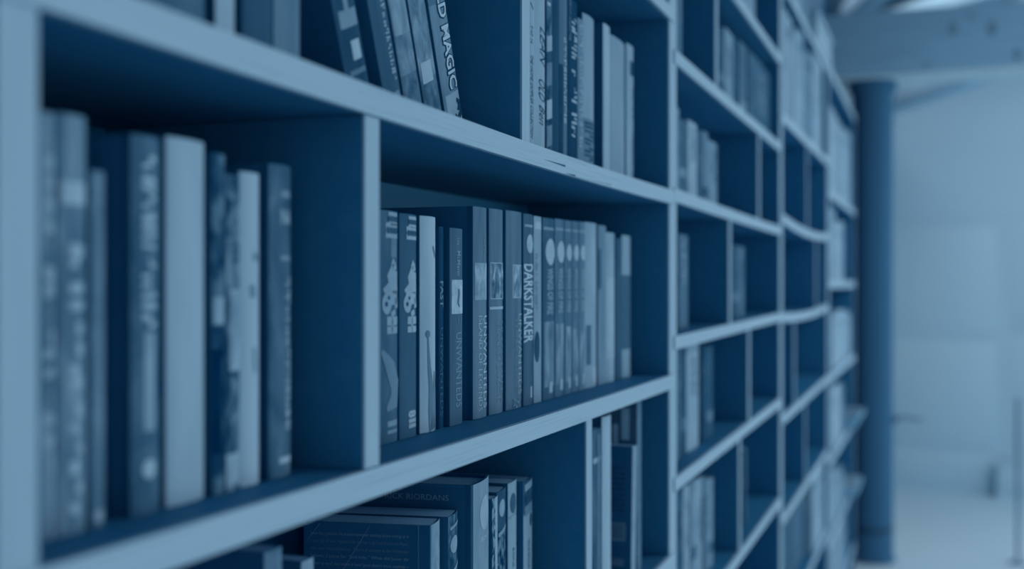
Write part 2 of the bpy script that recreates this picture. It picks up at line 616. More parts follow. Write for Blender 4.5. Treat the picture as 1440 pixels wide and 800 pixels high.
class Book:
    """a finished book: root Empty plus what is needed to print on its spine"""

    def onspine(self, name, me, material, lift=0.0005):
        """bend a flat mesh given in (x, z) spine coordinates on to the spine"""
        bm = bmesh.new()
        bm.from_mesh(me)
        for k in range(-5, 6):
            bmesh.ops.bisect_plane(bm, geom=bm.verts[:] + bm.edges[:] + bm.faces[:], plane_co=(k * self.w / 12, 0, 0), plane_no=(1, 0, 0))
        bm.to_mesh(me)
        bm.free()
        for v in me.vertices:
            x, z = v.co.x, v.co.y
            v.co = (x, prof(x, self.w, self.bulge) - lift - v.co.z, z)
        return link(name, me, material, self.root)

    def text(self, s, f0, f1, x0, x1, v, bold=0.0, shear=0.0, across=False, name='title', flip=False):
        """lettering between the fractions f0..f1 from the head and x0..x1 across the spine"""
        me = text_mesh(s, bold, shear)
        a0, a1, b0, b1 = bounds(me)
        for q in me.vertices:
            a, b = (q.co.x - a0) / (a1 - a0), (q.co.y - b0) / (b1 - b0)
            if across:
                x, f = x0 + (x1 - x0) * a, f1 + (f0 - f1) * b
            else:
                x, f = x0 + (x1 - x0) * b, f0 + (f1 - f0) * a
            q.co = ((x - 0.5) * self.w, (1 - f) * self.h, 0)
        return self.onspine(name, me, v if not isinstance(v, (int, float)) else mat(v, 0.03))

    def panel(self, f0, f1, x0, x1, material, name='picture_panel', lift=0.0004, skew=0.0):
        n = 8
        vs, fs = [], []
        for i in range(n + 1):
            x = (x0 + (x1 - x0) * i / n - 0.5) * self.w
            s = skew * (i / n - 0.5)
            vs += [(x, (1 - f0 + s) * self.h, 0), (x, (1 - f1 + s) * self.h, 0)]
        for i in range(n):
            fs.append((2 * i, 2 * i + 1, 2 * i + 3, 2 * i + 2))
        return self.onspine(name, mesh_of(vs, fs), material if not isinstance(material, (int, float)) else mat(material, 0.04), lift)

    def disc(self, fc, r, xc, v, name='emblem', aspect=1.0, lift=0.0007):
        n = 20
        vs = [((xc - 0.5) * self.w + r * self.w * math.cos(2 * math.pi * i / n), (1 - fc) * self.h + r * aspect * self.w * math.sin(2 * math.pi * i / n), 0) for i in range(n)]
        vs.append(((xc - 0.5) * self.w, (1 - fc) * self.h, 0))
        fs = [(i, (i + 1) % n, n) for i in range(n)]
        return self.onspine(name, mesh_of(vs, fs), v if not isinstance(v, (int, float)) else mat(v, 0.05), lift)

    def ribbon(self, pts, width, v, name='printed_mark', lift=0.0006):
        """a printed stroke; pts are (x fraction across, fraction from the head)"""
        P = [Vector(((x - 0.5) * self.w, (1 - f) * self.h)) for x, f in pts]
        vs, fs = [], []
        for i, p in enumerate(P):
            d = (P[min(i + 1, len(P) - 1)] - P[max(i - 1, 0)])
            d = d.normalized() if d.length else Vector((1, 0))
            n = Vector((-d.y, d.x))
            ww = width[i] if isinstance(width, (list, tuple)) else width
            vs += [(p.x + n.x * ww * self.w / 2, p.y + n.y * ww * self.w / 2, 0), (p.x - n.x * ww * self.w / 2, p.y - n.y * ww * self.w / 2, 0)]
        for i in range(len(P) - 1):
            fs.append((2 * i, 2 * i + 1, 2 * i + 3, 2 * i + 2))
        return self.onspine(name, mesh_of(vs, fs), mat(v, 0.03) if isinstance(v, (int, float)) else v, lift)

    def glyphs(self, f0, f1, x0, x1, v, count, seed, name='lettering'):
        """unreadable lettering: a column of irregular strokes running along the spine"""
        rnd = random.Random(seed)
        vs, fs = [], []
        step = (f1 - f0) / count
        for i in range(count):
            if rnd.random() < 0.08:
                continue
            f = f0 + step * i
            for k in range(2):
                fa = f + step * (0.05 + 0.45 * k)
                fb = fa + step * rnd.uniform(0.2, 0.36)
                xa = x0 + (x1 - x0) * rnd.choice((0, 0, 0.45))
                xb = x1 - (x1 - x0) * rnd.choice((0, 0, 0.4))
                sl = step * rnd.uniform(-0.15, 0.15)
                b = len(vs)
                for (x, ff) in ((xa, fa), (xb, fa + sl), (xb, fb + sl), (xa, fb)):
                    vs.append(((x - 0.5) * self.w, (1 - ff) * self.h, 0))
                fs.append((b, b + 1, b + 2, b + 3))
        o = self.onspine(name, mesh_of(vs, fs), v if not isinstance(v, (int, float)) else mat(v, 0.05), 0.0006)
        o['kind'] = 'stuff'
        return o


BOOKS = []


def make_book(name, label, x, y, z, wd, h, dp, cover, group, hard=True, lean=0.0, pages=PAGES, bulge=None, th=None, yaw=0.0, spine=None):
    b = Book()
    b.w, b.h, b.dp = wd, h, dp
    b.bulge = bulge if bulge is not None else (min(0.003, wd * 0.06) if hard else min(0.0012, wd * 0.04))
    th = th or (0.0025 if hard else 0.0008)
    th = min(th, wd * 0.2)
    b.root = thing(name, label, 'book', (x, y, z), group)
    b.root.rotation_euler = (0, lean, yaw)
    b.cover = link('cover', cover_mesh(wd, dp, h, th, b.bulge, hard and wd > 0.012), cover, b.root)
    ins = 0.0035 if hard else 0.0006
    y0 = b.bulge + th + 0.0006
    link('pages', box(-wd / 2 + th + 0.0002, wd / 2 - th - 0.0002, y0, dp - ins, ins + 0.0002, h - ins), pages, b.root)
    if spine:
        b.panel(0.002, 0.998, 0.01, 0.99, spine, 'spine_paper', 0.00015)
    BOOKS.append(b)
    return b


def row_book(case, row, xl, xr, ytop, label, cover, group, d=0.04, hard=True, dp=None, name=None, gap=0.0004, **kw):
    """a standing book whose spine spans the given image columns and reaches the given image row"""
    t0, t1 = T(xl, d), T(xr, d)
    x = (t0 + t1) / 2
    z = max(shelf_z(case, row, t0), shelf_z(case, row, t1)) + 0.0004
    if ytop is None:
        h = kw.pop('h')
    else:
        h = Zp((xl + xr) / 2, ytop, d) - z
    return make_book(name or ('hardcover_book' if hard else 'paperback_book'), label, x, d, z, (t1 - t0) - 2 * gap, h,
                     dp or (0.15 if hard else 0.13), BOARD, group, hard, spine=cover, **kw)


# ---- the bay beside the first post: eight out-of-focus books
g = 'books in the bay beside the end post'
A1L = [
    (53, 83, 157, art(0.35, 0.85, (60, 60, 16), 0.2), 'mottled pale grey book tight against the end post', True),
    (84, 127, 161, art(0.42, 0.80, (70, 70, 14), 0.2), 'thick mottled book with a bright white patch high on its spine', True),
    (128, 149, 240, art(0.45, 0.72, (80, 80, 16), 0.2), 'short grey book beside the thick mottled one, pale disc near its foot', False),
    (188, 230, 191, art(0.28, 0.52, (40, 40, 30), 0.2), 'dark book with a column of pale blurred lettering beside the wide white one', True),
    (237, 292, 195, mat(0.93, 0.06, (30, 30, 6)), 'wide plain white book, broadest in the bay by the end post', True),
    (299, 318, 216, art(0.05, 0.55, (60, 60, 40), 0.1), 'dark patterned book with the white one on its left', False),
    (319, 339, 246, art(0.10, 0.75, (70, 70, 45), 0.1), 'short busy dark and pale book touching the slim white one', False),
    (340, 369, 242, mat(0.97, 0.04, (30, 30, 6)), 'slim white book with faint grey marks on its spine', True),
    (382, 413, 232, art(0.32, 0.58, (50, 50, 20), 0.15), 'grey blue book with white lettering blocks, last before the first divider', True)]
bl = []
for (a, b_, yt, m, lab, hard) in A1L:
    bl.append(row_book(A, 2, a, b_, yt, lab, m, g, d=0.036, hard=hard, bulge=0.003 if hard else 0.0012))
bl[0].panel(0.0, 1.0, 0.86, 1.0, 0.25, 'dark_edge')
bl[0].glyphs(0.05, 0.95, 0.3, 0.8, 0.92, 9, 5)
bl[1].panel(0.0, 1.0, 0.9, 1.0, 0.3, 'dark_edge')
bl[1].panel(0.16, 0.215, 0.1, 0.95, 1.0, 'pale_patch')
bl[1].glyphs(0.3, 0.97, 0.3, 0.8, 0.95, 7, 8)
bl[2].disc(0.965, 0.32, 0.5, 0.9, 'pale_disc')
bl[2].glyphs(0.05, 0.8, 0.3, 0.6, 0.62, 9, 3)
bl[3].glyphs(0.05, 0.52, 0.28, 0.75, 1.0, 9, 21)
bl[3].panel(0.52, 0.78, 0.35, 0.7, 0.82, 'pale_strip')
bl[3].disc(0.88, 0.22, 0.5, 1.0, 'pale_disc')
bl[5].panel(0.42, 0.50, 0.1, 0.95, 0.85, 'pale_patch')
bl[5].panel(0.57, 0.88, 0.0, 0.75, -0.1, 'dark_patch')
bl[6].glyphs(0.05, 0.35, 0.3, 0.8, 0.55, 6, 9)
bl[6].panel(0.36, 0.62, 0.2, 0.95, art(0.7, 1.0, (60, 60, 30), 0.15), 'pale_patch')
bl[6].panel(0.88, 0.98, 0.0, 0.9, 0.88, 'pale_patch')
bl[7].ribbon([(0.6, 0.26), (0.75, 0.28)], 0.2, 0.6)
bl[7].ribbon([(0.5, 0.36), (0.55, 0.40)], 0.25, 0.65)
bl[7].ribbon([(0.6, 0.56), (0.65, 0.64)], 0.12, 0.7)
bl[8].panel(0.08, 0.105, 0.4, 0.95, 0.7, 'pale_band')
bl[8].text('NA', 0.14, 0.19, 0.4, 0.95, 0.95, 0.03, across=True)
bl[8].panel(0.29, 0.305, 0.4, 0.95, 0.75, 'pale_band')
bl[8].glyphs(0.36, 0.86, 0.62, 0.95, 0.9, 13, 12)
bl[8].panel(0.935, 0.955, 0.35, 0.95, 1.0, 'pale_band')

# ---- the bay in focus
g = 'novels in the bay in focus'
d0 = 0.05


def comic(b, seed, soft):
    """the rounded bubble lettering of the two comic volumes"""
    v = 0.88 if not soft else 0.80
    b.ribbon([(0.42, .035), (0.95, .035)], 0.30, v, 'lettering')
    b.ribbon([(0.30, .085), (0.95, .085)], 0.34, v, 'lettering')
    for k in range(4):
        b.disc(.035, 0.07, 0.48 + 0.13 * k, 0.3, 'lettering_counter', lift=0.0009)
        b.disc(.085, 0.08, 0.40 + 0.15 * k, 0.3, 'lettering_counter', lift=0.0009)
    b.ribbon([(0.75, .215), (0.66, .235), (0.72, .25)], 0.22, v, 'lettering')
    b.ribbon([(0.86, .235), (0.62, .25), (0.46, .285), (0.50, .32), (0.22, .345)], [0.16, 0.2, 0.2, 0.2, 0.1], v, 'lettering')
    b.panel(.26, .345, 0.55, 0.96, v, 'lettering')
    b.ribbon([(0.55, .335), (0.95, .345)], 0.18, v, 'lettering')
    b.disc(.375, 0.2, 0.45, v, 'lettering', 1.2)
    b.disc(.40, 0.2, 0.36, v, 'lettering', 1.2)
    b.disc(.375, 0.05, 0.44, 0.2, 'lettering_counter', lift=0.0009)
    b.disc(.402, 0.06, 0.33, 0.2, 'lettering_counter', lift=0.0009)
    b.ribbon([(0.5, .375), (0.92, .375)], 0.32, v, 'lettering')
    b.ribbon([(0.84, .375), (0.88, .42)], 0.2, v, 'lettering')
    b.ribbon([(0.66, .43), (0.7, .455)], 0.26, v, 'lettering')
    b.ribbon([(0.36, .475), (0.95, .475)], 0.2, v, 'lettering')
    b.ribbon([(0.36, .515), (0.95, .515)], 0.16, v, 'lettering')
    b.ribbon([(0.62, .465), (0.62, .525)], 0.14, v, 'lettering')


f1 = row_book(A, 2, 533, 562, 296, 'mid blue comic volume with bubble lettering and a pale figure, next to the divider', art(0.30, 0.48, (30, 30, 10), 0.25), g, d0, True)
comic(f1, 1, True)
f1.panel(0.11, 0.20, 0.55, 0.9, 0.58, 'pale_patch')
f1.ribbon([(0.15, .60), (0.55, .68), (0.8, .75), (0.75, .82), (0.35, .855)], [0.1, 0.45, 0.55, 0.5, 0.1], 0.62, 'figure_print')
f1.panel(.905, .93, 0.4, 0.95, 0.7, 'lettering')
f1.panel(.945, .96, 0.4, 0.95, 0.7, 'lettering')
f2 = row_book(A, 2, 564, 588, 301, 'dark blue comic volume with crisp bubble lettering beside the pale figure volume', mat(0.33, 0.06, (30, 30, 8)), g, d0, True)
comic(f2, 2, False)
f2.text('8', 0.878, 0.912, 0.4, 0.92, 0.92, 0.05, name='volume_number')
f2.ribbon([(0.42, .928), (0.92, .928)], 0.14, 0.85, 'lettering')
f2.ribbon([(0.42, .945), (0.92, .945)], 0.14, 0.85, 'lettering')
f3 = row_book(A, 2, 594.5, 617, 304, 'pale book with a bare tree print rising on its spine', mat(0.93, 0.06, (40, 40, 10)), g, d0, True, bulge=0.004)
f3.ribbon([(0.62, .14), (0.74, .165), (0.84, .195)], [0.08, 0.1, 0.02], 0.55, 'twig_print')
f3.ribbon([(0.32, .545), (0.34, .60), (0.40, .70), (0.52, .80), (0.5, .90), (0.62, .99)], [0.05, 0.08, 0.16, 0.3, 0.3, 0.45], 0.58, 'tree_print')
f3.disc(0.545, 0.1, 0.32, 0.55, 'tree_print')
f3.ribbon([(0.75, .72), (0.8, .85), (0.72, .99)], [0.05, 0.3, 0.5], 0.62, 'tree_print')
f3.text('iii', 0.915, 0.95, 0.66, 0.95, 0.9, 0.02, across=True, name='lettering')
f4 = row_book(A, 2, 618.2, 624.5, 319, 'dark book squeezed behind the bare tree book, pale lettering showing', mat(0.10, 0.03), g, d0 + 0.004, True, bulge=0.001)
f4.text('FAST', 0.27, 0.40, 0.12, 0.80, 0.70, 0.02)
f4.text('UNWANTEDS', 0.50, 0.94, 0.12, 0.75, 0.40, 0.0)
f5 = row_book(A, 2, 634.3, 652.5, 321, 'short dark novel with a pale square picture and embossed capital title', mat(0.36, 0.07, (60, 20, 8), 0.45, 0.015), g, d0, True, bulge=0.002)
f5.text('McMann', 0.115, 0.24, 0.42, 0.72, 0.72, 0.01, name='author')
f5.text('Lisa', 0.05, 0.085, 0.42, 0.66, 0.72, 0.01, name='author')
f5.panel(0.262, 0.435, 0.10, 0.99, art(0.86, 1.08, (110, 110, 90), 0.18))
f5.ribbon([(0.55, .31), (0.6, .33), (0.5, .38), (0.62, .40)], [0.08, 0.12, 0.1, 0.05], 0.55, 'picture_figure', 0.0009)
f5.text('II', 0.455, 0.485, 0.5, 0.8, 0.55, 0.0, across=True, name='volume_number')
f5.text('UNWANTEDS', 0.53, 0.91, 0.35, 0.86, 0.70, 0.0)
f6 = row_book(A, 2, 668.0, 687.5, 291, 'tall dark sided novel with a hazy face picture and a two line capital title', mat(0.50, 0.10, (60, 20, 6), 0.45, 0.015), g, d0, True, bulge=0.003, dp=0.165)
f6.text('McMann', 0.13, 0.26, 0.60, 0.80, 0.68, 0.0, name='author')
f6.panel(0.265, 0.44, 0.08, 0.98, art(0.62, 1.0, (90, 90, 50), 0.22))
f6.text('ISLAND OF LEGENDS', 0.515, 0.965, 0.26, 0.50, 0.92, 0.0, name='subtitle')
f6.text('UNWANTEDS', 0.515, 0.955, 0.58, 0.97, 1.0, 0.004)
f7 = row_book(A, 2, 690.5, 710.2, 294, 'tall novel with a framed dark and pale picture above a thin white line', mat(0.48, 0.10, (60, 20, 6), 0.45, 0.015), g, d0, True, bulge=0.003, dp=0.165)
f7.text('McMann', 0.13, 0.26, 0.60, 0.80, 0.66, 0.0, name='author')
f7.panel(0.262, 0.44, 0.06, 0.99, 0.95, 'picture_frame')
f7.panel(0.266, 0.436, 0.09, 0.97, art(0.2, 1.0, (80, 80, 55), 0.16), lift=0.0006)
f7.ribbon([(0.02, .483), (0.98, .483)], 0.07, 0.95, 'white_line')
f7.text('ISLAND OF DRAGONS', 0.56, 0.94, 0.40, 0.64, 0.68, 0.0, name='subtitle')
f7.text('UNWANTEDS', 0.55, 0.95, 0.68, 0.97, 0.66, 0.0)
f8 = row_book(A, 2, 714.0, 736.3, 297, 'tall novel with an inset pale picture and scuffed foot beside the bold lettered one', mat(0.46, 0.08, (60, 20, 6), 0.45, 0.015), g, d0, True, bulge=0.003, dp=0.165)
f8.text('McMann', 0.13, 0.26, 0.70, 0.86, 0.64, 0.0, name='author')
f8.panel(0.27, 0.44, 0.30, 0.97, 0.88, 'picture_frame')
f8.panel(0.275, 0.435, 0.34, 0.94, art(0.45, 1.05, (80, 80, 45), 0.16), lift=0.0006)
f8.text('ISLAND OF GRAVES', 0.55, 0.92, 0.42, 0.62, 0.62, 0.0, name='subtitle')
f8.text('UNWANTEDS', 0.52, 0.93, 0.66, 0.99, 0.90, 0.0)
f8.panel(0.95, 0.995, 0.3, 0.95, art(0.2, 0.8, (200, 200, 200), 0.1), 'scuffed_foot')
f9 = row_book(A, 2, 736.9, 750.4, 301, 'dark novel with a big bold white capital title and a pale oval', mat(0.34, 0.08, (60, 20, 10), 0.5, 0.015), g, d0, True, bulge=0.0012)
f9.panel(0.055, 0.068, 0.1, 0.95, 0.8, 'author_line')
f9.disc(0.155, 0.36, 0.60, 0.92, 'oval_emblem', 0.95)
f9.text('DARKSTALKER', 0.262, 0.672, 0.02, 0.98, 1.08, 0.018)
f9.panel(0.905, 0.965, 0.66, 0.86, 0.9, 'publisher_mark')
f10 = row_book(A, 2, 751.2, 762.3, 304, 'pale book between the bold lettered novel and the oval emblem series', art(0.72, 0.86, (50, 50, 12), 0.25), g, d0, False, dp=0.14)
f10.panel(0.03, 0.07, 0.05, 0.95, 0.95, 'pale_band')
f10.disc(0.70, 0.3, 0.35, 0.25, 'dark_blot', 2.2)
f10.glyphs(0.2, 0.5, 0.15, 0.4, 0.6, 14, 33)
series = [(764, 780.3, 307, 0.30), (781, 794, 308, 0.42), (794.6, 804.5, 310, 0.44), (805, 814.3, 311, 0.46), (814.8, 823.5, 312, 0.50)]
sl = ['darkest volume of the oval emblem series, first beside the pale book', 'second volume of the oval emblem series, pale burst low on its spine',
      'third volume of the oval emblem series, mid of the five', 'fourth volume of the oval emblem series, slim and greyish', 'fifth and palest volume of the oval emblem series']
for i, (a, b_, yt, v) in enumerate(series):
    s = row_book(A, 2, a, b_, yt, sl[i], art(v - 0.06, v + 0.16, (40, 40, 14), 0.25), g, d0, False, dp=0.14)
    s.panel(0.05, 0.065, 0.05, 0.95, 0.72, 'author_line')
    s.disc(0.185, 0.42, 0.60, 0.92, 'oval_emblem', 0.9)
    s.text('WINGS OF FIRE', 0.275, 0.53, 0.32, 0.88, 0.80, 0.02)
    s.panel(0.57 + 0.02 * i, 0.93, 0.12, 0.95, art(0.45, 0.85, (60, 60, 22), 0.2), 'spine_picture')
    s.panel(0.905, 0.965, 0.5, 0.8, 0.92, 'publisher_mark')
tail = [(824.2, 841, 313, 0.82, 'broad pale book standing after the oval emblem series', 0.003),
        (841.6, 853, 317, 0.66, 'greyish pale book leaning nowhere behind the broad pale one, faint stripes', 0.003),
        (853.6, 866.3, 327, 0.84, 'short pale book with a bright lower half', 0.0),
        (867, 875.5, 335, 0.34, 'dark narrow book wedged before the banded last one', 0.002),
        (876.2, 888.6, 331, 0.80, 'banded pale book with a dark middle, last of the bay in focus', 0.0)]
tail[1] = (841.6, 853, 317, 0.66, 'greyish pale book with faint stripes after the broad pale one', 0.003)
tb = []
for (a, b_, yt, v, lab, dd) in tail:
    tb.append(row_book(A, 2, a, b_, yt, lab, art(v - 0.08, v + 0.08, (40, 40, 10), 0.25), g, d0, v > 0.7))
tb[0].panel(0.62, 0.86, 0.1, 0.4, 0.45, 'grey_patch')
tb[0].panel(0.88, 0.98, 0.5, 0.95, 0.95, 'pale_band')
tb[1].panel(0.15, 0.40, 0.05, 0.3, 0.35, 'dark_strip')
tb[2].panel(0.30, 0.84, 0.05, 0.95, 0.93, 'pale_band')
tb[4].panel(0.28, 0.80, 0.02, 0.98, 0.42, 'dark_band')

# ---- the row above: leaning novels and tall slim books
g = 'books standing on the shelf above the bay in focus'
up = [(205, 293, 0.42, 'wide grey book far along the shelf above the end post bay', 0.03),
      (304, 332, 0.93, 'slim white book between the wide grey one and the rounded one', 0.03),
      (344, 386, 0.30, 'dark rounded book beside the slim white one', 0.03),
      (387, 425, 0.58, 'grey book with the leaning novels to its right', 0.03)]
for (a, b_, v, lab, dd) in up:
    row_book(A, 1, a, b_, None, lab, mat(v, 0.07, (40, 40, 8)), g, dd, True, h=0.205)

LEAN = math.radians(22)


def lean_book(xl, xr, ymid, label, cover, case, row, group, d, h, lean, hard=False, dp=0.13):
    tl, tr = T(xl, d), T(xr, d)
    z0 = Zp((xl + xr) / 2, ymid, d)
    wd = (tr - tl) * math.cos(lean) - 0.0008
    zt = shelf_z(case, row, tl) + 0.0005
    if lean > 0:                                  # top towards the near end: stands on its near lower edge
        xb = tl + math.tan(lean) * (z0 - zt)
        x, z = xb + wd / 2 * math.cos(lean), zt + wd / 2 * math.sin(lean)
    else:                                         # top towards the far end
        xb = tr + math.tan(lean) * (z0 - zt)
        x, z = xb - wd / 2 * math.cos(lean), zt - wd / 2 * math.sin(lean)
    return make_book('hardcover_book' if hard else 'paperback_book', label, x, d, z, wd, h, dp, BOARD, group, hard, lean=-lean, spine=cover)


LN = LEAN
l1 = lean_book(477, 512, 60, 'leaning dark novel with pale crossed blocks on its spine', mat(0.22, 0.07, (60, 60, 12)), A, 1, g, 0.05, 0.19, LN)
l1.panel(0.0, 0.60, 0.42, 0.62, 0.72, 'pale_strip')
l1.panel(0.60, 0.68, 0.15, 0.95, 0.72, 'pale_block')
l1.panel(0.74, 0.83, 0.45, 0.85, 0.98, 'white_block')
l1.panel(0.87, 0.895, 0.2, 0.95, 0.55, 'pale_band')
l2 = lean_book(527, 554.5, 60, 'leaning plain dark blue novel with a column of pale letters', mat(0.34, 0.06, (60, 60, 12)), A, 1, g, 0.05, 0.20, LN)
l2.glyphs(0.30, 0.88, 0.62, 0.88, 0.85, 16, 41)
l2.panel(0.92, 0.985, 0.55, 0.9, 0.65, 'publisher_mark')
l3 = lean_book(555.5, 582.5, 60, 'leaning novel with mottled pale cover art, next to the plain dark blue one', art(0.45, 0.80, (70, 70, 40), 0.2), A, 1, g, 0.05, 0.21, LN)
l3.panel(0.35, 0.62, 0.05, 0.95, art(0.62, 0.85, (60, 60, 30), 0.2), 'spine_picture')
l3.panel(0.80, 0.99, 0.03, 0.97, art(0.32, 0.6, (90, 90, 60), 0.15), 'dark_foot')
l3b = lean_book(583.0, 609, 60, 'leaning mottled novel with a white block near its foot, beside the outlined capitals', art(0.45, 0.78, (70, 70, 40), 0.2), A, 1, g, 0.05, 0.21, LN)
l3b.panel(0.0, 0.30, 0.05, 0.95, art(0.62, 0.88, (60, 60, 30), 0.2), 'spine_picture')
l3b.panel(0.70, 0.80, 0.10, 0.72, 0.95, 'white_block', 0.0006)
l3b.panel(0.78, 0.99, 0.03, 0.97, art(0.32, 0.6, (90, 90, 60), 0.15), 'dark_foot')
l4 = lean_book(610.5, 637, 60, 'leaning pale novel with bold outlined capitals, last of the leaning ones', art(0.45, 0.72, (50, 50, 14), 0.25), A, 1, g, 0.05, 0.25, LN)
lo = mat(0.05, 0.02)
l4.panel(0.10, 0.48, 0.0, 0.5, 0.50, 'grey_patch')
tt = l4.text('WILD MAGIC', 0.322, 0.839, 0.40, 0.99, lo, 0.075, name='title_outline')
fill = l4.text('WILD MAGIC', 0.326, 0.835, 0.45, 0.94, 1.12, 0.022)
for v in fill.data.vertices:
    v.co.y -= 0.0004
l4.panel(0.85, 0.995, 0.15, 0.98, 0.86, 'pale_foot', 0.0002)
l4.ribbon([(0.75, .885), (0.9, .905), (0.82, .925), (0.95, .945), (0.7, .965)], [0.1, 0.2, 0.25, 0.2, 0.15], 0.1, 'horse_print')
l4.ribbon([(0.5, .95), (0.62, .97)], 0.2, 0.15, 'horse_print')

us = [(743.4, 752.4, None, 0.83, 'slim pale book with small dark italic lettering beside the divider', True),
      (752.8, 768.5, None, 0.88, 'pale book with large dark slanted capitals next to the small lettered one', True),
      (768.9, 777.2, None, 0.35, 'dark slim book with pale art patches after the slanted capitals', False),
      (777.6, 787.3, None, 0.20, 'plain dark blue book without lettering in the middle of the upright row', True),
      (787.7, 799.3, None, 0.52, 'mid blue book with pale letters along its far edge', True),
      (799.8, 812.3, 1, 0.12, 'dark book with crowded white lettering down its spine', False),
      (812.8, 821.0, 27, 0.62, 'greyish short book lettered in white beside the banded one', False),
      (821.4, 837.5, 23, 0.80, 'pale book with a dark lettered band at its foot', True),
      (848.8, 858.3, 35, 0.93, 'slim white book standing apart after the dark gap', False),
      (859.0, 880.8, 55, 0.78, 'wide pale book with a rounded spine beside the slim white one', True),
      (881.2, 891.3, 63, 0.85, 'narrow pale book with ragged dark notch, last on its shelf', False)]
ub = []
for (a, b_, yt, v, lab, hard) in us:
    kw = {'h': 0.268 - 0.002 * (len(ub) % 3)} if yt is None else {}
    ub.append(row_book(A, 1, a, b_, yt, lab, mat(v, 0.05, (40, 40, 8)) if len(ub) not in (2,) else art(0.05, 0.6, (50, 50, 30), 0.15), g, 0.03, hard, **kw))


def fr(b, px, d, py):
    """fraction from the head of book b of an image row"""
    return 1 - (Zp(px, py, d) - b.root.location.z) / b.h


def fspan(b, px, y0, y1, d=0.03):
    return fr(b, px, d, y0), fr(b, px, d, y1)


a, b_ = fspan(ub[0], 748, 37, 62)
ub[0].glyphs(a, b_, 0.3, 0.65, 0.45, 7, 51)
a, b_ = fspan(ub[0], 748, 78, 195)
ub[0].text('THE HOME SAMPLER COLLECTION', a, b_, 0.28, 0.68, 0.25, 0.0, 0.3)
ub[0].ribbon([(0.3, fr(ub[0], 748, .03, 5)), (0.7, fr(ub[0], 748, .03, 12))], 0.12, 0.6)
a, b_ = fspan(ub[1], 761, 38, 92)
ub[1].text('LEAN', a, b_, 0.40, 0.95, 0.08, -0.005, 0.45)
a, b_ = fspan(ub[1], 761, 112, 142)
ub[1].text('OLD', a, b_, 0.30, 0.92, 0.08, -0.005, 0.45)
a, b_ = fspan(ub[1], 761, 148, 176)
ub[1].text('Ben', a, b_, 0.34, 0.85, 0.08, -0.005, 0.45)
for y0, y1, v in ((4, 9, 0.95), (50, 72, 0.85), (88, 120, 0.6), (140, 167, 0.9), (176, 205, 0.62)):
    a, b_ = fspan(ub[2], 773, y0, y1)
    ub[2].panel(a, b_, 0.05 if y1 > 10 else 0.1, 0.95 if y1 > 10 else 0.6, v, 'pale_patch', skew=0.02 if y1 > 10 else 0)
a, b_ = fspan(ub[4], 793, 52, 175)
ub[4].glyphs(a, b_, 0.42, 0.8, 0.9, 12, 55)
a, b_ = fspan(ub[4], 793, 92, 225)
ub[4].panel(a, b_, 0.0, 0.36, 0.15, 'dark_strip')
a, b_ = fspan(ub[5], 806, 12, 195)
ub[5].glyphs(a, b_, 0.30, 0.95, 0.95, 15, 57)
a, b_ = fspan(ub[5], 806, 2, 60)
ub[5].glyphs(a, b_, 0.05, 0.25, 0.6, 12, 58)
a, b_ = fspan(ub[6], 817, 35, 215)
ub[6].glyphs(a, b_, 0.25, 0.8, 0.85, 16, 59)
a, b_ = fspan(ub[7], 829, 168, 240)
ub[7].panel(a, b_, 0.02, 0.98, 0.6, 'foot_band')
ub[7].glyphs(a + 0.02, b_, 0.1, 0.85, 0.2, 6, 61)
a, b_ = fspan(ub[10], 886, 85, 105)
ub[10].panel(a, b_, 0.45, 0.99, 0.2, 'dark_notch')
ub[10].glyphs(0.3, 0.95, 0.7, 0.95, 0.6, 14, 63)

# ---- the row below the bay in focus
g = 'paperbacks on the shelf below the bay in focus'
d3 = 0.05
DK = BOARD
LASTC = []


def yaw_book(xl, xr, ytop, label, cover, group, d, hard, dp, psi, bulge=None):
    """a book turned about its upright axis; xl, xr are the image columns of the spine corners"""
    p = math.radians(psi)
    c, sn = math.cos(p), math.sin(p)
    while True:
        P = Vector((T(xl, d), d))
        if not LASTC or (P.x - LASTC[-1][0]) * c + (P.y - LASTC[-1][1]) * sn > 0.001:
            break
        d += 0.001
    a, b = ray(xr)
    wd = ((P.y + D) * a - P.x * b) / (c * b - sn * a) - 0.0006
    LASTC.append((P.x + wd * c, P.y + wd * sn))
    z = shelf_z(A, 3, P.x) + 0.0006
    h = Zp(xl, ytop, d) - z
    return make_book('hardcover_book' if hard else 'paperback_book', label, P.x + wd / 2 * c, P.y + wd / 2 * sn, z, wd, h, dp, BOARD, group, hard,
                     bulge=bulge, yaw=p, spine=cover)


q0 = row_book(A, 3, 372, 398, 772, 'grey paperback top peeping out under the thick shelf edge', mat(0.55, 0.08), g, d3, False)
q0b = row_book(A, 3, 424, 442, 786, 'small pale paperback top beside the cover full of text', mat(0.72, 0.08), g, d3 + 0.02, False, dp=0.10)
q1 = yaw_book(607.2, 620.6, 739, 'worn paperback with a torn pale spine and a dark back cover full of text', DK, g, d3, False, 0.135, 10, bulge=0.002)
q1.panel(0.0, 1.0, 0.04, 0.93, art(0.55, 0.88, (60, 60, 40), 0.25), 'torn_spine')
q2 = yaw_book(633.2, 646.2, 727, 'dark paperback with a pale oval and slanting ribbons on its spine', art(0.05, 0.5, (70, 70, 50), 0.15), g, d3, False, 0.135, 10, bulge=0.0025)
q2.disc(0.15, 0.32, 0.42, 0.78, 'oval_emblem', 0.7)
q2.ribbon([(0.1, .065), (0.9, .05)], 0.08, 0.7)
q2.ribbon([(0.1, .295), (0.9, .255)], 0.1, 0.72)
q2.panel(0.30, 1.0, 0.05, 0.35, 0.6, 'pale_strip')
q2.panel(0.30, 1.0, 0.45, 0.6, 0.5, 'pale_strip')
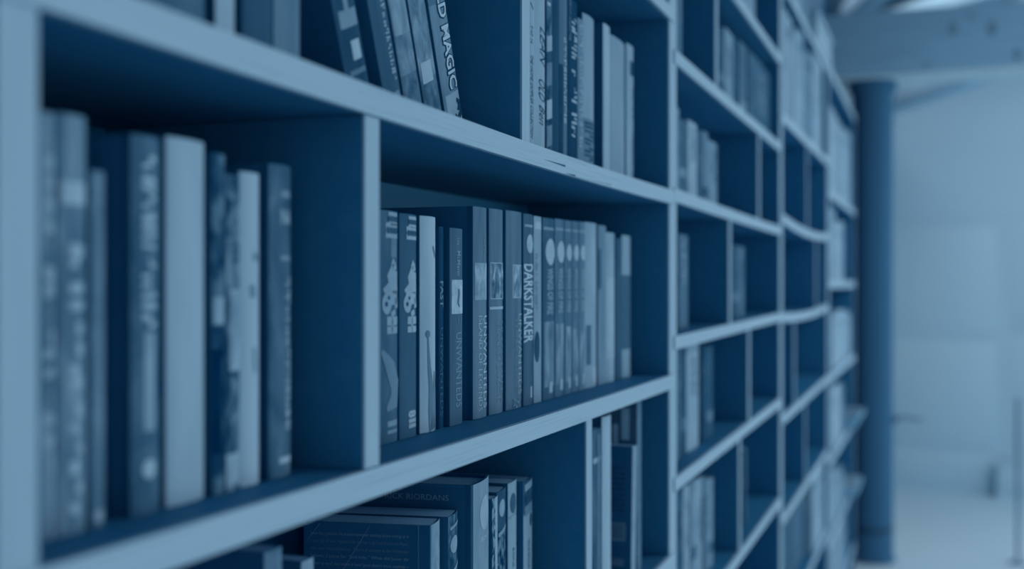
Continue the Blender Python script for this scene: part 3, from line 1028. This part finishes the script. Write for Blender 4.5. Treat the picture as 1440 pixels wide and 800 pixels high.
q3 = yaw_book(667.3, 691.5, 683, 'tall hardcover with a silvery rounded spine and a name on its dark back board', mat(0.14, 0.03, (40, 40, 40), 0.45, 0.015), g, d3 - 0.006, True, 0.155, 7, bulge=0.004)
q3.panel(0.0, 1.0, 0.06, 0.98, mat(0.72, 0.07, (50, 50, 14), 0.45, 0.015), 'spine_paper')
q3.disc(0.155, 0.28, 0.58, 0.86, 'oval_emblem', 0.95)
q3.text('RIORDAN', 0.262, 0.285, 0.38, 0.98, 0.95, 0.015, across=True, name='author')
q3.text('C', 0.435, 0.482, 0.30, 0.62, 0.95, 0.0, across=True, name='lettering')
q3.ribbon([(0.62, .485), (0.9, .47)], 0.1, 0.9, 'lettering')
q4 = yaw_book(692.5, 700.5, 702, 'thin paperback with a dotted dark side and pale spine behind the silvery hardcover', mat(0.12, 0.03), g, d3, False, 0.13, 7)
q4.panel(0.0, 1.0, 0.02, 0.45, art(0.1, 0.75, (120, 120, 90), 0.08), 'side_print')
q4.panel(0.0, 1.0, 0.45, 1.0, 0.85, 'pale_spine')
q5 = yaw_book(701.0, 713.5, 692.5, 'paperback with a busy dark spine and small pale oval', art(-0.05, 0.6, (110, 110, 80), 0.1), g, d3, False, 0.13, 7, bulge=0.0025)
q5.panel(0.0, 0.22, 0.02, 0.98, mat(0.25, 0.06), 'dark_head')
q5.disc(0.10, 0.27, 0.40, 0.80, 'oval_emblem', 0.9)
q5.ribbon([(0.1, .245), (0.95, .215)], 0.12, 0.72)
q6 = yaw_book(715.2, 727.5, 680, 'pale paperback with a dark oval near its head', mat(0.84, 0.04, (40, 40, 8)), g, d3, False, 0.13, 4)
q6.disc(0.125, 0.30, 0.5, 0.35, 'oval_emblem', 1.1)
q6.glyphs(0.38, 0.9, 0.45, 0.62, 0.35, 22, 71)
q6.ribbon([(0.1, .20), (0.9, .19)], 0.06, 0.7)
q7 = yaw_book(737.0, 749.5, 677, 'paperback with a pale spine below a dark head, last before the empty bay', mat(0.80, 0.05, (40, 40, 8)), g, d3, False, 0.13, 4)
q7.panel(0.0, 0.20, 0.02, 0.98, art(0.05, 0.4, (80, 80, 60), 0.15), 'dark_head')
q7.ribbon([(0.1, .045), (0.9, .03)], 0.22, 0.75, lift=0.0008)
q7.ribbon([(0.1, .185), (0.9, .165)], 0.3, 0.6, lift=0.0008)
q7.disc(0.25, 0.14, 0.75, 0.3, 'dark_dot', 1.5)
q7.glyphs(0.36, 0.95, 0.42, 0.6, 0.4, 22, 73)
# dark side boards of the two pale spined paperbacks
for q in (q6, q7):
    link('side_cover', box(-q.w / 2 - 0.0003, -q.w / 2, 0.004, q.dp, 0.0, q.h), DK, q.root)

# printing on the back covers that face the camera


def on_side(b, s, y0, y1, f0, f1, v, bold=0.0, name='back_cover_text', left_half=False):
    me = text_mesh(s, bold)
    a0, a1, b0, b1 = bounds(me)
    for p in me.vertices:
        a, c = (p.co.x - a0) / (a1 - a0), (p.co.y - b0) / (b1 - b0)
        p.co = (-b.w / 2 - 0.0005, y0 + (y1 - y0) * a, (1 - (f1 + (f0 - f1) * c)) * b.h)
    return link(name, me, mat(v, 0.03), b.root)


lines = ['Jason has a problem. He doesn’t remember anything before waking up in',
         'a bus full of kids. Apparently, he has a girlfriend named Piper,',
         'and a best friend named Leo. They’re all students at the Wilderness',
         'School, a place for “bad kids.” What did Jason do',
         'to end up here? And where is here? Jason doesn’t know anything—',
         'except that it all seems very wrong.',
         'Piper has a secret. Her father has been missing for three']
for i, s in enumerate(lines):
    f = 0.048 + 0.036 * i
    on_side(q1, s, 0.128 if i != 6 else 0.118, 0.024 if i != 5 else 0.075, f, f + 0.021, 0.80 if i in (0, 3, 4, 6) else 0.66, 0.006)
link('crease', box(-q1.w / 2 - 0.0006, -q1.w / 2, 0.0135, 0.0142, 0.0, q1.h), mat(0.7, 0.05), q1.root)
for ya, za, yb, zb in ((0.132, 0.90, 0.118, 0.99), (0.100, 0.72, 0.065, 0.985)):
    p = [Vector((0, ya, za * q1.h)), Vector((0, yb, zb * q1.h))]
    n = Vector((0, -(p[1].z - p[0].z), (p[1].y - p[0].y))).normalized() * 0.00035
    x0, x1 = -q1.w / 2 - 0.0006, -q1.w / 2
    vv = [p[0] + n, p[0] - n, p[1] - n, p[1] + n]
    me = fix(mesh_of([(x0, v.y, v.z) for v in vv] + [(x1, v.y, v.z) for v in vv],
                     [(0, 1, 2, 3), (7, 6, 5, 4), (0, 4, 5, 1), (1, 5, 6, 2), (2, 6, 7, 3), (3, 7, 4, 0)]))
    link('crease', me, mat(0.7, 0.05), q1.root)
on_side(q3, 'RICK RIORDANS', 0.102, 0.029, 0.048, 0.075, 0.85, 0.003, 'back_board_name')
# board of the tall hardcover with its raised hinge
link('side_board', box(-q3.w / 2 - 0.0004, -q3.w / 2, 0.013, q3.dp, 0.002, q3.h - 0.004, 0.0001), DK, q3.root)

# ---- beside the lower divider
g = 'books right of the lower divider'
r1 = row_book(A, 3, 831, 846, 604, 'greyish book with a pale blotch high up, right against the lower divider', art(0.2, 0.5, (60, 60, 16), 0.2), g, 0.022, False)
r1.panel(0.155, 0.185, 0.2, 0.95, 0.85, 'pale_blotch')
r1.panel(0.03, 1.0, 0.6, 0.9, 0.55, 'pale_strip')
r2 = row_book(A, 3, 848.5, 861.5, 584, 'tall white book standing forward near the lower divider', mat(0.95, 0.03, (40, 40, 8)), g, 0.022, True)
r3 = lean_book(889.0, 895.5, 700, 'thin tilted book with a pale spine and a bar code on its dark cover', mat(0.10, 0.03), A, 3, g, 0.012, 0.205, -math.radians(3.0))
r3.panel(0.0, 1.0, 0.02, 0.98, 0.80, 'pale_spine')
on_box = box(-r3.w / 2 - 0.0005, -r3.w / 2, 0.010, 0.034, 0.060, 0.088)
link('barcode_label', on_box, mat(0.72, 0.03), r3.root)
for k in range(7):
    yy = 0.013 + 0.0028 * k
    link('barcode_bar', box(-r3.w / 2 - 0.0008, -r3.w / 2 - 0.0005, yy, yy + (0.0013 if k % 2 else 0.0007), 0.064, 0.086), mat(0.3, 0.02), r3.root)
link('cover_band', box(-r3.w / 2 - 0.0005, -r3.w / 2, 0.012, 0.040, 0.022, 0.034), mat(0.6, 0.05), r3.root)
for k in range(9):
    zz = 0.105 + 0.008 * k
    link('blurb_line', box(-r3.w / 2 - 0.0005, -r3.w / 2, 0.012, 0.06, zz, zz + 0.003), mat(0.2, 0.03), r3.root)
r4 = row_book(A, 3, 896.2, 902.2, 564, 'slim greyish tall book with pale cover prints behind the tilted bar code one', mat(0.42, 0.05), g, 0.02, False)
r4.cover.data.materials[0] = mat(0.42, 0.05)
r4.panel(0.0, 1.0, 0.05, 0.95, 0.58, 'pale_spine')


def depth_at(px, t):
    a, b = ray(px)
    return t * b / a - D


for pa, pb, ya, yb in ((874, 885, 574, 612), (862, 869, 596, 612)):
    xt = r4.root.location.x - r4.w / 2
    da, db = depth_at(pb, xt), depth_at(pa, xt)
    za = Zp((pa + pb) / 2, ya, (da + db) / 2)
    link('cover_print', box(-r4.w / 2 - 0.0005, -r4.w / 2, da - 0.02, db - 0.02, za - 0.05 - r4.root.location.z, za - r4.root.location.z), mat(1.12, 0.03), r4.root)

# ---- the bookcase with low close rows


def far_row(case, thick, specs, dp, group, scale, hard_of, bulge=None, names=None):
    """distant rows of books, kept between the uprights and clear of one another"""
    out, last = [], {}
    for i, (row, a, b_, yt, v, lab, d) in enumerate(specs):
        t0, t1 = T(a, d), T(b_, d)
        t0 = max(t0, last.get(row, 0), case.t0 + 0.030)
        t1 = min(t1, case.t1 - 0.030)
        last[row] = t1 + 0.0015
        x = (t0 + t1) / 2
        z = max(shelf_z(case, row, t0), shelf_z(case, row, t1)) + 0.0004
        top = min(case.fz[row](q - case.t0) for q in (t0, x, t1)) - thick - 0.004
        h = min(Zp((a + b_) / 2, yt, d), top) - z
        hard = hard_of(i)
        bk = make_book((names(i) if names else None) or ('hardcover_book' if hard else 'paperback_book'), lab, x, d, z, t1 - t0 - 0.001, h, dp,
                       art(v - 0.08, v + 0.08, scale, 0.22), group, hard, bulge=bulge)
        out.append((bk, v))
    return out


g = 'books in the low row bookcase'
BB = [
    (0, 1046, 1063, -60, 0.75, 'pale book on the row above the low row bookcase divider', 0.02),
    (1, 951.8, 960, -20, 0.5, 'grey book alone against the upright in an upper low row', 0.015),
    (1, 1012.5, 1019, 41, 0.38, 'dark grey book just right of the upper divider', 0.015),
    (1, 1019.6, 1031.8, 45, 0.72, 'pale broad book in the upper row beside the dark grey one', 0.015),
    (1, 1032.2, 1040, 56, 0.25, 'dark book between two paler ones in the upper row', 0.015),
    (1, 1040.4, 1050, 62, 0.50, 'mid grey book in the upper row before the wide patterned one', 0.015),
    (1, 1053.5, 1083, 87, 0.40, 'wide dark patterned book closing the upper row by the far upright', 0.015),
    (2, 951.6, 956.0, 152, 0.68, 'narrow pale book tight against the upright in the second low row', 0.02),
    (2, 956.4, 967.2, 170, 0.45, 'grey book in the second low row with a pale dot at its foot', 0.02),
    (2, 967.8, 980.5, 172, 0.88, 'bright white book in the second low row', 0.02),
    (2, 981.0, 988.0, 184, 0.42, 'dark grey book after the bright white one', 0.02),
    (2, 988.4, 996.5, 186, 0.60, 'grey book before the last pale one of the second low row', 0.02),
    (2, 997.0, 1010.0, 200, 0.70, 'pale grey book ending the second low row', 0.02),
    (3, 955.0, 968.0, 330, 0.52, 'grey mottled book alone left of the third row divider', 0.04),
    (3, 1031.5, 1039.0, 345, 0.40, 'dark grey book right of the third row divider', 0.04),
    (3, 1039.4, 1047.0, 347, 0.55, 'paler grey book ending the pair in the third row', 0.04),
    (4, 952.5, 958.5, 488, 0.48, 'mottled grey book against the upright in the fourth low row', 0.03),
    (4, 959.0, 966.0, 488, 0.30, 'dark mottled book before the bright one in the fourth low row', 0.03),
    (4, 967.5, 984.5, 480, 0.84, 'bright broad book in the fourth low row', 0.03),
    (4, 988.0, 995.0, 486, 0.22, 'dark narrow book behind the bright broad one', 0.03),
    (4, 995.5, 1004.0, 486, 0.34, 'dark mottled book ending the fourth low row', 0.03),
    (5, 952.5, 961.5, 690, 0.30, 'dark book against the upright in the fifth low row', 0.03),
    (5, 962.5, 972.0, 682, 0.82, 'bright book in the fifth low row beside the dark one', 0.03),
    (5, 972.5, 980.5, 676, 0.74, 'pale book in the middle of the fifth low row', 0.03),
    (5, 981.0, 989.0, 672, 0.82, 'pale narrow book in the fifth low row before the grey one', 0.03),
    (5, 990.5, 997.0, 673, 0.60, 'grey narrow book near the end of the fifth low row', 0.03),
    (5, 997.4, 1004.5, 672, 0.72, 'pale book ending the fifth low row', 0.03),
    (5, 1046.5, 1050.5, 630, 0.35, 'dim thin book right behind the fifth row divider', 0.03),
]
for i, (bk, v) in enumerate(far_row(B, 0.023, BB, 0.14, g, (30, 30, 22), lambda i: i % 2 == 0)):
    rnd = random.Random(i + 100)
    if i % 3 != 2:
        f0 = rnd.uniform(0.05, 0.2)
        bk.glyphs(f0, f0 + rnd.uniform(0.3, 0.6), 0.3, 0.75, v + (0.25 if v < 0.55 else -0.25), 8, i)
    else:
        f0 = rnd.uniform(0.6, 0.8)
        bk.panel(f0, f0 + 0.12, 0.03, 0.97, v + (0.25 if v < 0.55 else -0.3), 'spine_band')

# ---- the sagging bookcase
g = 'books in the sagging bookcase'
CC = [
    (0, 1103, 1108.3, 16, 0.86, 'tall white book against the upright of the tall row', 0.004),
    (0, 1108.6, 1115.5, 27, 0.80, 'tall pale book beside the white one in the tall row', 0.004),
    (0, 1117, 1123.5, 45, 0.88, 'bright tall book after the narrow gap in the tall row', 0.004),
    (0, 1123.8, 1131.5, 46, 0.80, 'broad pale book in the middle of the tall row', 0.004),
    (0, 1132, 1137.5, 72, 0.66, 'greyish book of the tall row before the two last', 0.004),
    (0, 1138, 1143.7, 76, 0.62, 'grey book second from last in the tall row', 0.004),
    (0, 1144.2, 1156.5, 76, 0.84, 'bright wide book closing the tall row', 0.004),
    (5, 1143.0, 1147.5, 664, 0.82, 'pale book standing beside the ribbed basket', 0.004),
    (5, 1147.3, 1154, 660, 0.90, 'bright book in the low row beyond the ribbed basket', 0.004),
    (5, 1154.3, 1160, 656, 0.78, 'pale book closing the basket row of the sagging bookcase', 0.004),
]
for i, (bk, v) in enumerate(far_row(C, 0.026, CC, 0.19, g, (12, 12, 10), lambda i: True, 0.003)):
    if i % 2:
        bk.panel(0.1, 0.2, 0.03, 0.97, v - 0.2, 'spine_band')
    else:
        bk.glyphs(0.15, 0.6, 0.35, 0.7, v - 0.25, 9, i + 7)
for i, (a, b_, lab) in enumerate(((1120, 1128, 'pale book standing on top of the sagging bookcase'), (1129, 1139, 'grey book beside it on top of the sagging bookcase'))):
    t0, t1 = T(a, 0.02), T(b_, 0.02)
    make_book('hardcover_book', lab, (t0 + t1) / 2, 0.02, H + 0.885 + 0.0004, t1 - t0 - 0.002, 0.27 - 0.03 * i, 0.18, mat(0.8 - 0.2 * i, 0.06), 'books on top of the sagging bookcase', True)

# ribbed basket in the sagging bookcase
t0, t1 = T(1104, 0.03), T(1131.8, 0.03)
zb = shelf_z(C, 5, t0) + 0.0005
bw, bh = t1 - t0, 0.225
bk = thing('storage_basket', 'grey ribbed storage basket with a lid and round badge, in a low row', 'basket', ((t0 + t1) / 2, 0.03, zb), )


bh = 0.20
link('body', box(-bw / 2, bw / 2, 0.006, 0.20, 0, bh, 0.004), mat(0.42, 0.06, (20, 20, 30)), bk)
link('lid', box(-bw / 2 - 0.004, bw / 2 + 0.004, 0.0, 0.204, bh + 0.0003, bh + 0.018, 0.004), mat(0.5, 0.05), bk)
for k in range(17):
    x = -bw / 2 + bw * (k + 0.5) / 17
    link('rib', box(x - 0.012, x + 0.008, 0.001, 0.0058, 0.004, 0.055, 0.001), mat(0.55, 0.05), bk)
disc = lathe([(0.10, 0), (0.10, 0.004), (0.085, 0.0055)], 24)
disc.transform(Matrix.Rotation(math.pi / 2, 4, 'X'))
o = link('round_badge', disc, mat(0.50, 0.04), bk)
o.location = (0.02, 0.0058, 0.125)
tagb = box(-0.11, 0.11, -0.08, 0.08, 0, 0.025, 0.008)
o = link('cloth_bundle', tagb, mat(0.66, 0.08, (20, 20, 20)))
o.location = ((t0 + t1) / 2 + 0.12, 0.13, zb + 0.2186)
for v in tagb.vertices:
    v.co.z *= 2.0 + 0.25 * math.sin(v.co.x * 30)
tag(o, 'pale folded bundle lying on the ribbed basket', 'bundle')

# rounded bin on the top shelf at the joint of the two far cases
t0, t1 = T(1148.5), T(1168.5)
bx = thing('storage_box', 'pale rounded box on the top shelf where the far cases meet', 'box', (t0, 0.0, H + 0.9055))
link('body', box(0, t1 - t0, -0.004, 0.2, 0.0, 0.095, 0.02), mat(0.92, 0.05, (10, 10, 10)), bx)
link('lid', box(-0.006, t1 - t0 + 0.006, -0.008, 0.204, 0.0955, 0.125, 0.012), mat(0.98, 0.04, (10, 10, 10)), bx)

# ---- the column end bookcase
g = 'magazines and books in the column end bookcase'
DD = [
    (0, 1168, 1173.5, 153, 0.92, 'tall white book at the near side of the column end case', 0.004),
    (0, 1173.8, 1178, 163, 0.88, 'white book beside the tallest in the column end case', 0.004),
    (0, 1178.3, 1183, 172, 0.86, 'pale book of middle height in the top row of the column end case', 0.004),
    (0, 1184.3, 1191.5, 183, 0.94, 'bright broad book in the top row close to the column', 0.004),
    (0, 1191.8, 1197.5, 188, 0.84, 'pale book last in the top row by the column', 0.004),
    (1, 1166.5, 1170.5, 290, 0.75, 'greyish book by the upright in the second row of the column end case', 0.004),
    (1, 1170.8, 1175.5, 296, 0.84, 'pale book in the second row of the column end case', 0.004),
    (1, 1175.8, 1182, 312, 0.92, 'bright book in the second row standing proud of the shelf', 0.004),
    (1, 1182.3, 1187.5, 312, 0.86, 'pale book ending the second row near the column', 0.004),
    (2, 1171, 1177, 442, 0.92, 'bright magazine stack end in the third row of the column end case', 0.004),
    (2, 1177.3, 1184, 436, 0.95, 'brightest broad magazine in the third row', 0.004),
    (2, 1184.3, 1191, 436, 0.92, 'bright broad magazine beside the brightest in the third row', 0.004),
    (2, 1191.3, 1197.5, 440, 0.86, 'pale magazine closing the third row by the column', 0.004),
    (3, 1170, 1175, 546, 0.90, 'pale book in the fourth row of the column end case', 0.004),
    (3, 1175.3, 1181.5, 540, 0.95, 'bright book in the fourth row of the column end case', 0.004),
    (3, 1181.8, 1187.5, 540, 0.70, 'grey magazine in the fourth row with a torn edge', 0.004),
    (4, 1168, 1174, 660, 0.86, 'pale book in the fifth row of the column end case', 0.004),
    (4, 1174.3, 1181, 658, 0.82, 'pale broad magazine in the fifth row', 0.004),
    (4, 1181.3, 1188, 660, 0.78, 'greyish magazine in the fifth row', 0.004),
    (5, 1169, 1176, 735, 0.86, 'pale book in the lowest visible row of the column end case', 0.004),
    (5, 1176.3, 1183, 730, 0.84, 'pale magazine in the lowest visible row', 0.004),
    (5, 1183.3, 1190, 730, 0.82, 'pale grey magazine in the lowest visible row', 0.004),
]
for i, (bk, v) in enumerate(far_row(Dc, 0.034, DD, 0.21, g, (8, 8, 8), lambda i: True, 0.004, lambda i: None)):
    bk.panel(0.12 + 0.05 * (i % 3), 0.2 + 0.05 * (i % 3), 0.03, 0.97, v - 0.12, 'spine_band')

# small piles of loose magazines lying over the shelf fronts by the column
for row, labs in ((3, ('lowest loose magazine of the pile on the fourth row shelf', 'middle loose magazine of the pile on the fourth row shelf', 'top loose magazine of the pile on the fourth row shelf')),
                  (4, ('lowest loose magazine of the pile on the fifth row shelf', 'top loose magazine of the pile on the fifth row shelf'))):
    x = (T(1189.5, 0.004) + TE - 0.03) / 2
    z = shelf_z(Dc, row, x) + 0.0005
    hw = (TE - 0.03 - T(1189.5, 0.004)) / 2 - 0.03
    for k, lab in enumerate(labs):
        th = 0.022
        mg = thing('loose_magazine', lab, 'magazine', (x, 0.0, z + k * (th + 0.0006)), 'loose magazines by the column')
        link('pages', box(-hw, hw, -0.035 - 0.012 * k, 0.19, 0.0015, th - 0.0015), PAGES, mg)
        link('cover', box(-hw - 0.001, hw + 0.001, -0.037 - 0.012 * k, 0.192, th - 0.0014, th, 0.0004), mat(0.88 - 0.06 * k, 0.06, (10, 10, 10)), mg)
        link('cover', box(-hw - 0.001, hw + 0.001, -0.037 - 0.012 * k, 0.192, 0, 0.0014, 0.0004), mat(0.88 - 0.06 * k, 0.06, (10, 10, 10)), mg)
